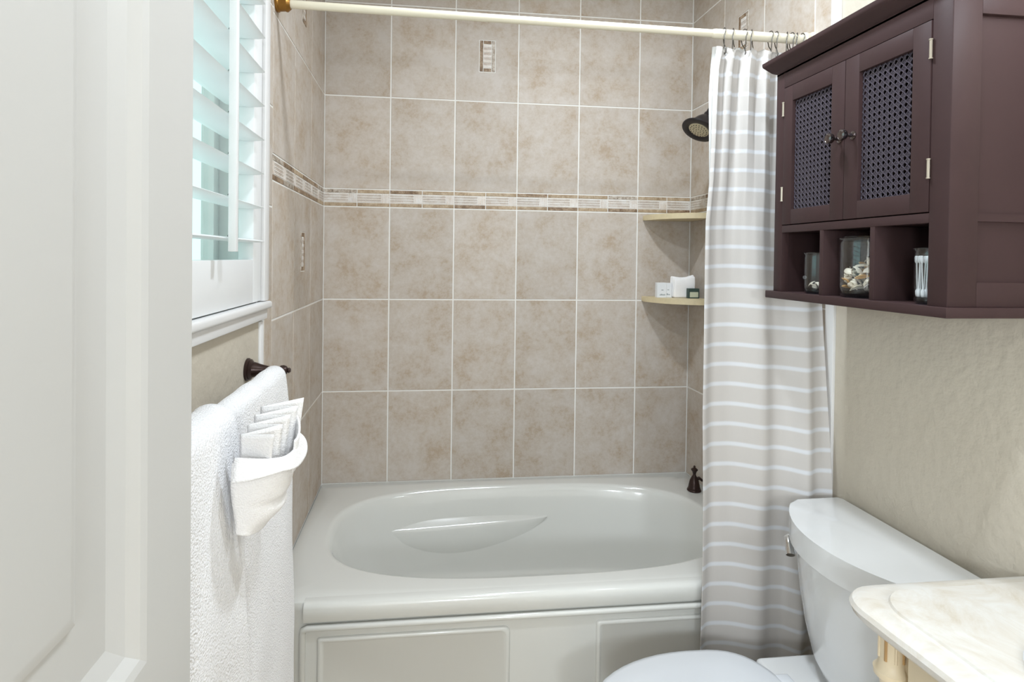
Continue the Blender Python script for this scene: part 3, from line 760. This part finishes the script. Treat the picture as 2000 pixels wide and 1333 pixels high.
for k in range(30):
    if k < 14: t = 2*math.pi*k/14; rr = r*.8
    elif k < 24: t = 2*math.pi*k/10+.2; rr = r*.55
    else: t = 2*math.pi*k/6; rr = r*.28
    o = bpy.data.objects.new('cotton_swab', swm); C.objects.link(o); o.location = W(u+rr*math.cos(t), v+rr*math.sin(t), 3.7+.52)
    o.rotation_euler = (rnd.uniform(-.05, .05), rnd.uniform(-.05, .05), 0); tag(o, 'white cotton swab standing in the near glass jar', 'cotton swab', 'cotton swabs in the jar')

# ------------------------------------------------------------------ toilet
TC = 44.35
to = thing('toilet', 'white two-piece toilet with closed lid beside the shower curtain', 'toilet', (48, TC, FLOOR))
def tank_outline(back, end_u, apex, hw, n=28, rc=.8):
    pts = [(back, TC-hw+.5), (back-.5, TC-hw)]
    for k in range(n+1):
        t = k/n; s = -1+2*t; uu = end_u+(apex-end_u)*(1-abs(s)**2)**.9
        pts.append((uu, TC+hw*math.copysign(abs(s)**.95, s)*(1 if 0 < k < n else .985)))
    pts += [(back-.5, TC+hw), (back, TC+hw-.5)]
    return pts
bm = B(); prism(bm, tank_outline(58.6, 53.5, 49.15, 8.85), -19.85, -17.6, .34, 4); obj('tank_lid', bm, 'china', to, ang=50)
bm = B(); g = []
for hh, k, eu, ap in ((-19.7, 8.4, 54.1, 49.6), (-21, 8.4, 54.2, 49.65), (-24, 8.1, 54.4, 49.9), (-27, 7.6, 54.7, 50.3), (-29.5, 7.0, 55.1, 50.8), (-31, 6.3, 55.4, 51.5), (-31.6, 5.6, 55.6, 52.2)):
    g.append([(a, b_, hh) for a, b_ in tank_outline(58.3, eu, ap, k)])
vs = quadmesh(bm, g, close_v=True); bm.faces.new(vs[0]); bm.faces.new(vs[-1]); obj('tank', bm, 'china', to, ang=50)
bm = B()
lathe(bm, [(.42, 0), (.42, .15), (.3, .25), (.26, .5)], (51.75, 38.5, -20.4), (-1, -.6, 0), 16)
fh = obj('flush_handle', bm, 'chrome', to, label='chrome flush handle')
bm = B(); tube(bm, [(51.35, 38.1, -20.2), (51.0, 38.15, -20.35), (50.75, 38.7, -20.8), (50.5, 39.3, -21.4)], [.36, .4, .36, .4], 12); obj('lever', bm, 'chrome', fh)
def oval(cu_, a_front, a_back, b_, n=48, flat=None):
    pts = []
    for k in range(n):
        t = 2*math.pi*k/n; c, s = math.cos(t), math.sin(t)
        x = -c*a_front if c > 0 else -c*a_back
        if c <= 0: x = -math.copysign(abs(c)**.6, c)*a_back
        y = math.copysign(abs(s)**(1 if c > 0 else .85), s)*b_
        pts.append((cu_+x, TC+y))
    return pts
def loft(rings, name, m, par, ang=50, cap0=True, cap1=True):
    bm = B(); vs = quadmesh(bm, rings, close_v=True)
    if cap0: bm.faces.new(vs[0])
    if cap1: bm.faces.new(vs[-1])
    return obj(name, bm, m, par, ang=ang)
R = []
for hh, f, bk_, b_ in ((FLOOR, 6.5, 9, 4.4), (FLOOR+1, 6.3, 9, 4.2), (FLOOR+5, 6.2, 9, 4.2), (FLOOR+9, 8.2, 9.5, 5.3), (FLOOR+12.5, 10.2, 10, 6.5), (FLOOR+14.2, 10.8, 10.5, 7.0), (FLOOR+14.9, 10.7, 10.5, 6.9)):
    R.append([(a, c, hh) for a, c in oval(41.5, f, bk_, b_)])
loft(R, 'bowl', 'china', to)
bm = B(); box(bm, 47.5, 57.6, TC-5.9, TC+5.9, -33.6, -31.55, .5, 3); obj('deck', bm, 'china', to)
def plate(h0, h1, a, b_, k, name):
    R = []
    for ins, hh in ((.5, h0), (0, h0+.15), (0, h1-.35), (.15, h1-.12), (.6, h1), (2.6, h1+.12)):
        R.append([(q, c, hh) for q, c in oval(41.2, a-ins, b_-ins, k-ins)])
    return loft(R, name, 'seat', to)
plate(-32.75, -32.1, 11.3, 7.2, 7.2, 'seat'); plate(-32.1, -31.35, 11.5, 7.3, 7.3, 'seat_lid')
for s in (-1, 1):
    bm = B(); box(bm, 47.9, 49.2, TC+s*2.6-.7, TC+s*2.6+.7, -32.0, -31.4, .15, 3); obj('hinge', bm, 'seat', to)

# ------------------------------------------------------------------ vanity with marble top
va = thing('vanity_cabinet', 'cream glazed vanity cabinet with turned corner column below the marble top', 'vanity', (52, 65, FLOOR))
bm = B(); box(bm, 47.6, WID+.2, 54.7, 55.5, FLOOR+4, -17.3, .05); box(bm, 47.6, WID+.2, 79.2, 80, FLOOR+4, -17.3, .05); box(bm, 47.6, 48.3, 55.5, 79.2, FLOOR+4, -17.3); box(bm, 48.3, WID+.2, 55.5, 79.2, FLOOR+4, FLOOR+4.8); box(bm, 49, WID+.2, 55.2, 79.5, FLOOR, FLOOR+4); obj('body', bm, 'cream', va)
bm = B(); P_ = [(.95, -30), (.95, -29.2), (.7, -29), (.62, -28), (.85, -27.5), (.95, -27), (.7, -26.6), (.6, -25), (.62, -22), (.7, -21.6), (1.0, -21.3), (1.05, -20.9), (.8, -20.6), (.72, -20.2), (.72, -18), (.95, -17.7), (.95, -17.35)]
lathe(bm, [(a, b_) for a, b_ in P_], (47.15, 54.75, 0), n=24); col = obj('column', bm, 'cream', va)
for k in range(8):
    t = 2*math.pi*(k+.5)/8; bm = B(); tube(bm, [(47.15+.72*math.cos(t), 54.75+.72*math.sin(t), -20.1), (47.15+.72*math.cos(t), 54.75+.72*math.sin(t), -17.8)], .1, 6); obj('flute', bm, 'gold' if k % 2 else 'cream', col)
bm = B(); lathe(bm, [(.74, -30), (.95, -46.0), (1.2, -47.6)], (47.15, 54.75, 0), n=20); obj('foot', bm, 'cream', va)
for a0, a1 in ((56.3, 67.2), (67.6, 78.6)):
    bm = B(); box(bm, 46.9, 47.6, a0, a1, FLOOR+5, -18.6, .08); dd = obj('vanity_door', bm, 'cream', va)
    bm = B(); box(bm, 46.7, 46.95, a0+1.8, a1-1.8, FLOOR+7, -20.4, .12); obj('door_panel', bm, 'cream', dd)
    kv = a1-.9 if a0 < 60 else a0+.9
    bm = B(); lathe(bm, [(.3, 0), (.2, .3), (.5, .8), (.4, 1.1), (0, 1.15)], (46.9, kv, -26), (-1, 0, 0), 16, caps=False); obj('knob', bm, 'bronze', dd)
CT = -15.5
def top_outline(ins):
    f, e, bk_ = 44.0+ins, 53.0+ins, WID+.2
    pts = [(bk_, e)]
    r_ = 2.6
    for k in range(9):
        t = math.pi/2*k/8; pts.append((f+r_-r_*math.sin(t), e+r_-r_*math.cos(t)))
    wav = [(58+i*1.6, .0) for i in range(14)]
    for a, _ in wav: pts.append((f+.28*math.sin((a-57)*.3), a))
    pts += [(f, 81-ins), (bk_, 81-ins)]
    return pts
R = []
for ins, hh in ((1.4, -17.2), (.7, -17.2), (.35, -17.05), (.1, -16.75), (0, -16.4), (.12, -16.1), (.4, -15.9), (.95, -15.8), (1.4, -15.8), (1.55, -15.7), (1.62, -15.54), (1.85, -15.5)):
    R.append([(a, b_, hh) for a, b_ in top_outline(ins)])
bm = B(); vs = quadmesh(bm, R, close_v=True)
SC = (52.3, 67.4, 5.0, 6.3)
ring = [bm.verts.new((SC[0]+SC[2]*math.cos(2*math.pi*k/40), SC[1]+SC[3]*math.sin(2*math.pi*k/40), CT)) for k in range(40)]
be = [bm.edges.new((ring[k], ring[(k+1) % 40])) for k in range(40)]
oe = [bm.edges.get((vs[-1][k], vs[-1][(k+1) % len(vs[-1])])) for k in range(len(vs[-1]))]
bmesh.ops.triangle_fill(bm, edges=be+oe, use_beauty=True)
ct = obj('marble_countertop', bm, 'marble', org=(52, 66, -17.2), ang=30); tag(ct, 'cream marble vanity top with rounded ogee edge, bottom right', 'countertop')
bm = B(); g = []
for k_, hh in ((1.12, .02), (1.14, .16), (1.08, .26), (1.0, .22), (.95, .05), (.93, -.5), (.86, -2.2), (.7, -3.9), (.4, -4.7), (.1, -4.9)):
    g.append([(SC[0]+SC[2]*k_*math.cos(2*math.pi*i/48), SC[1]+SC[3]*k_*math.sin(2*math.pi*i/48), CT+hh) for i in range(48)])
vs = quadmesh(bm, g, close_v=True); bm.faces.new(vs[-1])
sk = obj('sink', bm, 'china', org=(SC[0], SC[1], CT), ang=60); tag(sk, 'white oval sink rim set into the marble vanity top', 'sink')

# ------------------------------------------------------------------ towel bar and towels
tb = thing('towel_bar', 'dark bronze towel bar with flared post below the window', 'towel bar', (0, 48.7, -3.6))
BU, BHh = 2.75, -3.75
for vv in (36.75, 63.0):
    bm = B(); lathe(bm, [(1.02, -.24), (1.02, -.1), (.9, .0), (.94, .1), (.8, .22), (.7, .3), (.66, .5), (.52, .9), (.4, 1.4), (.3, 1.9), (.26, 2.2), (.36, 2.34), (.26, 2.46), (.44, 2.7), (.46, 2.95), (.36, 3.2), (.2, 3.3), (.26, 3.4), (.16, 3.55), (0, 3.58)], (0, vv, -3.6), (1, 0, -.03), 28, caps=False); obj('post', bm, 'bronze', tb)
bm = B(); tube(bm, [(BU, 36.75, BHh), (BU, 63.0, BHh)], .28, 14); obj('bar', bm, 'bronze', tb)
def towel(name, label, va_, vb_, rad, front_len, back_len, th_, wob, cat='towel', bulge=.0, seed=0, flare=.6):
    prof = []
    nF, nT, nB_ = 60, 14, 10
    for k in range(nB_): prof.append((BU-rad+.05, BHh-back_len*(1-k/nB_), 0))
    for k in range(nT+1):
        t = math.pi-math.pi*k/nT; prof.append((BU+rad*math.cos(t), BHh+rad*math.sin(t)*.9, 0))
    for k in range(1, nF+1):
        d = front_len*k/nF; prof.append((BU+rad+flare*(1-math.exp(-d/7)), BHh-d, d))
    def fn(s, t):
        x = t*(len(prof)-1); k = min(int(x), len(prof)-2); f = x-k
        a, b_ = prof[k], prof[k+1]; u, h, d = (a[i]+(b_[i]-a[i])*f for i in range(3))
        q = va_+(vb_-va_)*s
        dv = .0
        if s < .08: dv = .28*smooth((.08-s)/.08)*math.sin(d*.25+seed)*min(1, d/6)
        n_ = noise.noise(Vector((q*.22+seed, h*.12, seed)))
        u2 = u+(wob*n_*min(1, d/5) if d > 0 else 0)+bulge*math.sin(math.pi*s)*min(1, d/8)
        hs = h-.12*noise.noise(Vector((q*.4, seed, 1)))*(1 if d == 0 else 0)
        # rounded selvedge towards the far end
        if s < .03: u2 -= .18*(1-s/.03)
        return (max(u2, .35), q+dv, hs)
    o = sheet(name, fn, 70, len(prof)-1, 'terry', None, (BU, (va_+vb_)/2, BHh-front_len), thick=th_)
    tag(o, label, cat); return o
towel('bath_towel', 'white bath towel hanging at the far end of the bronze bar', 38.6, 62.4, .72, 33, 24, .55, .3, seed=2, flare=.9)
towel('hand_towel', 'white towel laid over the bath towel nearest the door', 53.2, 62.9, 1.22, 32.5, 22, .4, .22, seed=5, flare=.95)

# washcloth folded into a pouch with a pleated fan, pinned on the towel
PV = 54.5
pk = thing('washcloth_fan', 'white washcloth folded as a pouch with pleated fan pinned on the hanging towel', 'washcloth', (5.6, PV, -10))
def pouch(s, t):
    a = math.pi*s                                   # 0 far edge on the towel .. pi near edge
    hv = 2.75-.55*smooth(t); hu = 2.75-.9*smooth(t)-.75*smooth((t-.72)/.28)
    crease = -.22*math.exp(-((t-.56)/.05)**2)-.16*math.exp(-((t-.66+.06*s)/.04)**2)
    sq = lambda x: math.copysign(abs(x)**.75, x)
    u = 5.1+(hu+crease)*sq(math.sin(a))+.08*math.sin(9*s+5*t)
    v = PV-hv*sq(math.cos(a))+.5*t*math.sin(a)*.4
    h = -4.7-4.7*t-.5*math.sin(a)*(1-t)-.1*math.sin(a)*t+.3*(1-s)*(1-t)+.5*s*t
    return (u, v, h)
sheet('pouch', pouch, 60, 50, 'washcloth', pk, thick=.2)
def cuff(s, t):
    q = pouch(s, 0); a = math.pi*s
    w_ = t*(.55+.25*math.sin(7*s+.5))
    return (q[0]+.12+w_*(.75*math.sin(a)+.05), q[1]-w_*.8*math.cos(a), q[2]+.28-1.0*t*(.55+.5*s)+.22*math.sin(10*s)*t)
sheet('cuff', cuff, 60, 10, 'washcloth', pk, thick=.14)
def fan(s, t):
    x = s*4.0; f = x-math.floor(x); tri = abs(2*f-1)
    amp = 1.05-.25*s
    v = PV-2.2+4.3*s+(s-.35)*.9*t
    u = 6.35+amp*(2*tri-1)+.35*t*(tri+.2)-.3*s
    h = -6.3+t*(3.55-.75*s+.28*tri)
    return (u, v, h)
sheet('pleats', fan, 96, 12, 'washcloth', pk, thick=.1)
def leaf(s, t):
    a = .5+1.3*s
    return (5.2+2.6*math.sin(a)*(1+.08*t), PV-2.6*math.cos(a)*(1+.1*t)-.1, -6.2+t*(2.75-.5*s+.3*math.sin(5*s)))
sheet('outer_leaf', leaf, 30, 12, 'washcloth', pk, thick=.12)

# ------------------------------------------------------------------ ceiling lamps of the room, plus added fill lamps out of view
def lamp(name, kind, loc, power, size, col=(.83, .915, 1.0), parent=None):
    l = bpy.data.lights.new(name, kind); l.energy = power; l.color = col
    if kind == 'AREA': l.shape = 'DISK'; l.size = size*I
    else: l.shadow_soft_size = size*I
    o = bpy.data.objects.new(name, l); C.objects.link(o); 
    if parent is not None:
        o.parent = parent; a = ORG[parent.name]; o.location = Vector(((loc[0]-a[0])*I, -(loc[1]-a[1])*I, (loc[2]-a[2])*I))
    else: o.location = W(*loc)
    return o
for LU, LV, pw_, txt in ((35.2, 36.0, CAN_POWER, 'round recessed ceiling light above the front of the bathtub'), (30.0, 69.0, CAN2_POWER, 'round recessed ceiling light above the middle of the bathroom')):
    dl = thing('recessed_downlight', txt, 'ceiling light', (LU, LV, CEIL), 'recessed ceiling lights')
    bm = B(); lathe(bm, [(2.6, .4), (2.6, -.02), (2.75, -.12), (3.4, -.14), (3.6, -.04), (3.6, 0)], (LU, LV, CEIL), n=40, caps=False); obj('trim_ring', bm, 'ceil', dl)
    bm = B(); lathe(bm, [(2.55, -.03), (1.5, -.04), (0, -.05)], (LU, LV, CEIL), n=32, caps=False); obj('lens', bm, 'lens', dl)
    lamp('downlight_lamp', 'AREA', (LU, LV, CEIL-.35), pw_, 4.4, parent=dl)
vl = thing('vanity_fill_light', 'unseen three-globe fill light added on the right wall above the sink', 'added fill light', (WID, 67, 33))  # unseen fixture added to even out the brightness
bm = B(); box(bm, WID-.6, WID+.22, 58, 76, 31, 35, .2); obj('backplate', bm, 'bronze', vl)
for vv in (61, 67, 73):
    bm = B(); tube(bm, [(WID-.6, vv, 33), (WID-3, vv, 33), (WID-4, vv, 32.2)], .35, 10); ar = obj('arm', bm, 'bronze', vl)
    bm = B(); lathe(bm, [(.8, .3), (1.2, 0), (2.1, -1), (2.5, -2.4), (2.6, -3.6), (2.5, -3.8), (2.4, -2.4), (2.0, -1.1), (.9, -.1)], (WID-4, vv, 32.0), n=24, caps=False); obj('shade', bm, 'globe', vl)
    lamp('vanity_fill_lamp', 'POINT', (WID-4.2, vv, 26.9), VANITY_FILL_POWER, 1.6, parent=vl)

for k, (a, c) in enumerate(((-12, 142), (26, 150))):  # unseen pendants added as soft frontal fill
    hl = thing('hall_fill_pendant', '%s globe fill lamp added unseen in the hall behind the camera' % ('left', 'right')[k], 'pendant light', (a, c, CEIL), 'added hall fill lamps')
    bm = B(); lathe(bm, [(2.4, 0), (2.4, -.5), (1.2, -1.1)], (a, c, CEIL), n=24); obj('canopy', bm, 'bronze', hl)
    bm = B(); tube(bm, [(a, c, CEIL-.8), (a, c, 31.4)], .15, 8); obj('cord', bm, 'bronze', hl)
    bm = B(); lathe(bm, [(.4, 31.8), (1.7, 31.6), (2.2, 30.2)], (a, c, 0), n=24); obj('cap', bm, 'bronze', hl)
    bm = B(); lathe(bm, [(2.2, 30.4), (4.2, 29), (5.4, 26.4), (5.6, 24), (4.9, 21.2), (3.4, 19.2), (0, 18.2)], (a, c, 0), n=28, caps=False); obj('globe', bm, 'globe', hl)
    lamp('hall_fill_lamp', 'POINT', (a, c, 12.0), HALL_FILL_POWER, 5.5, parent=hl)
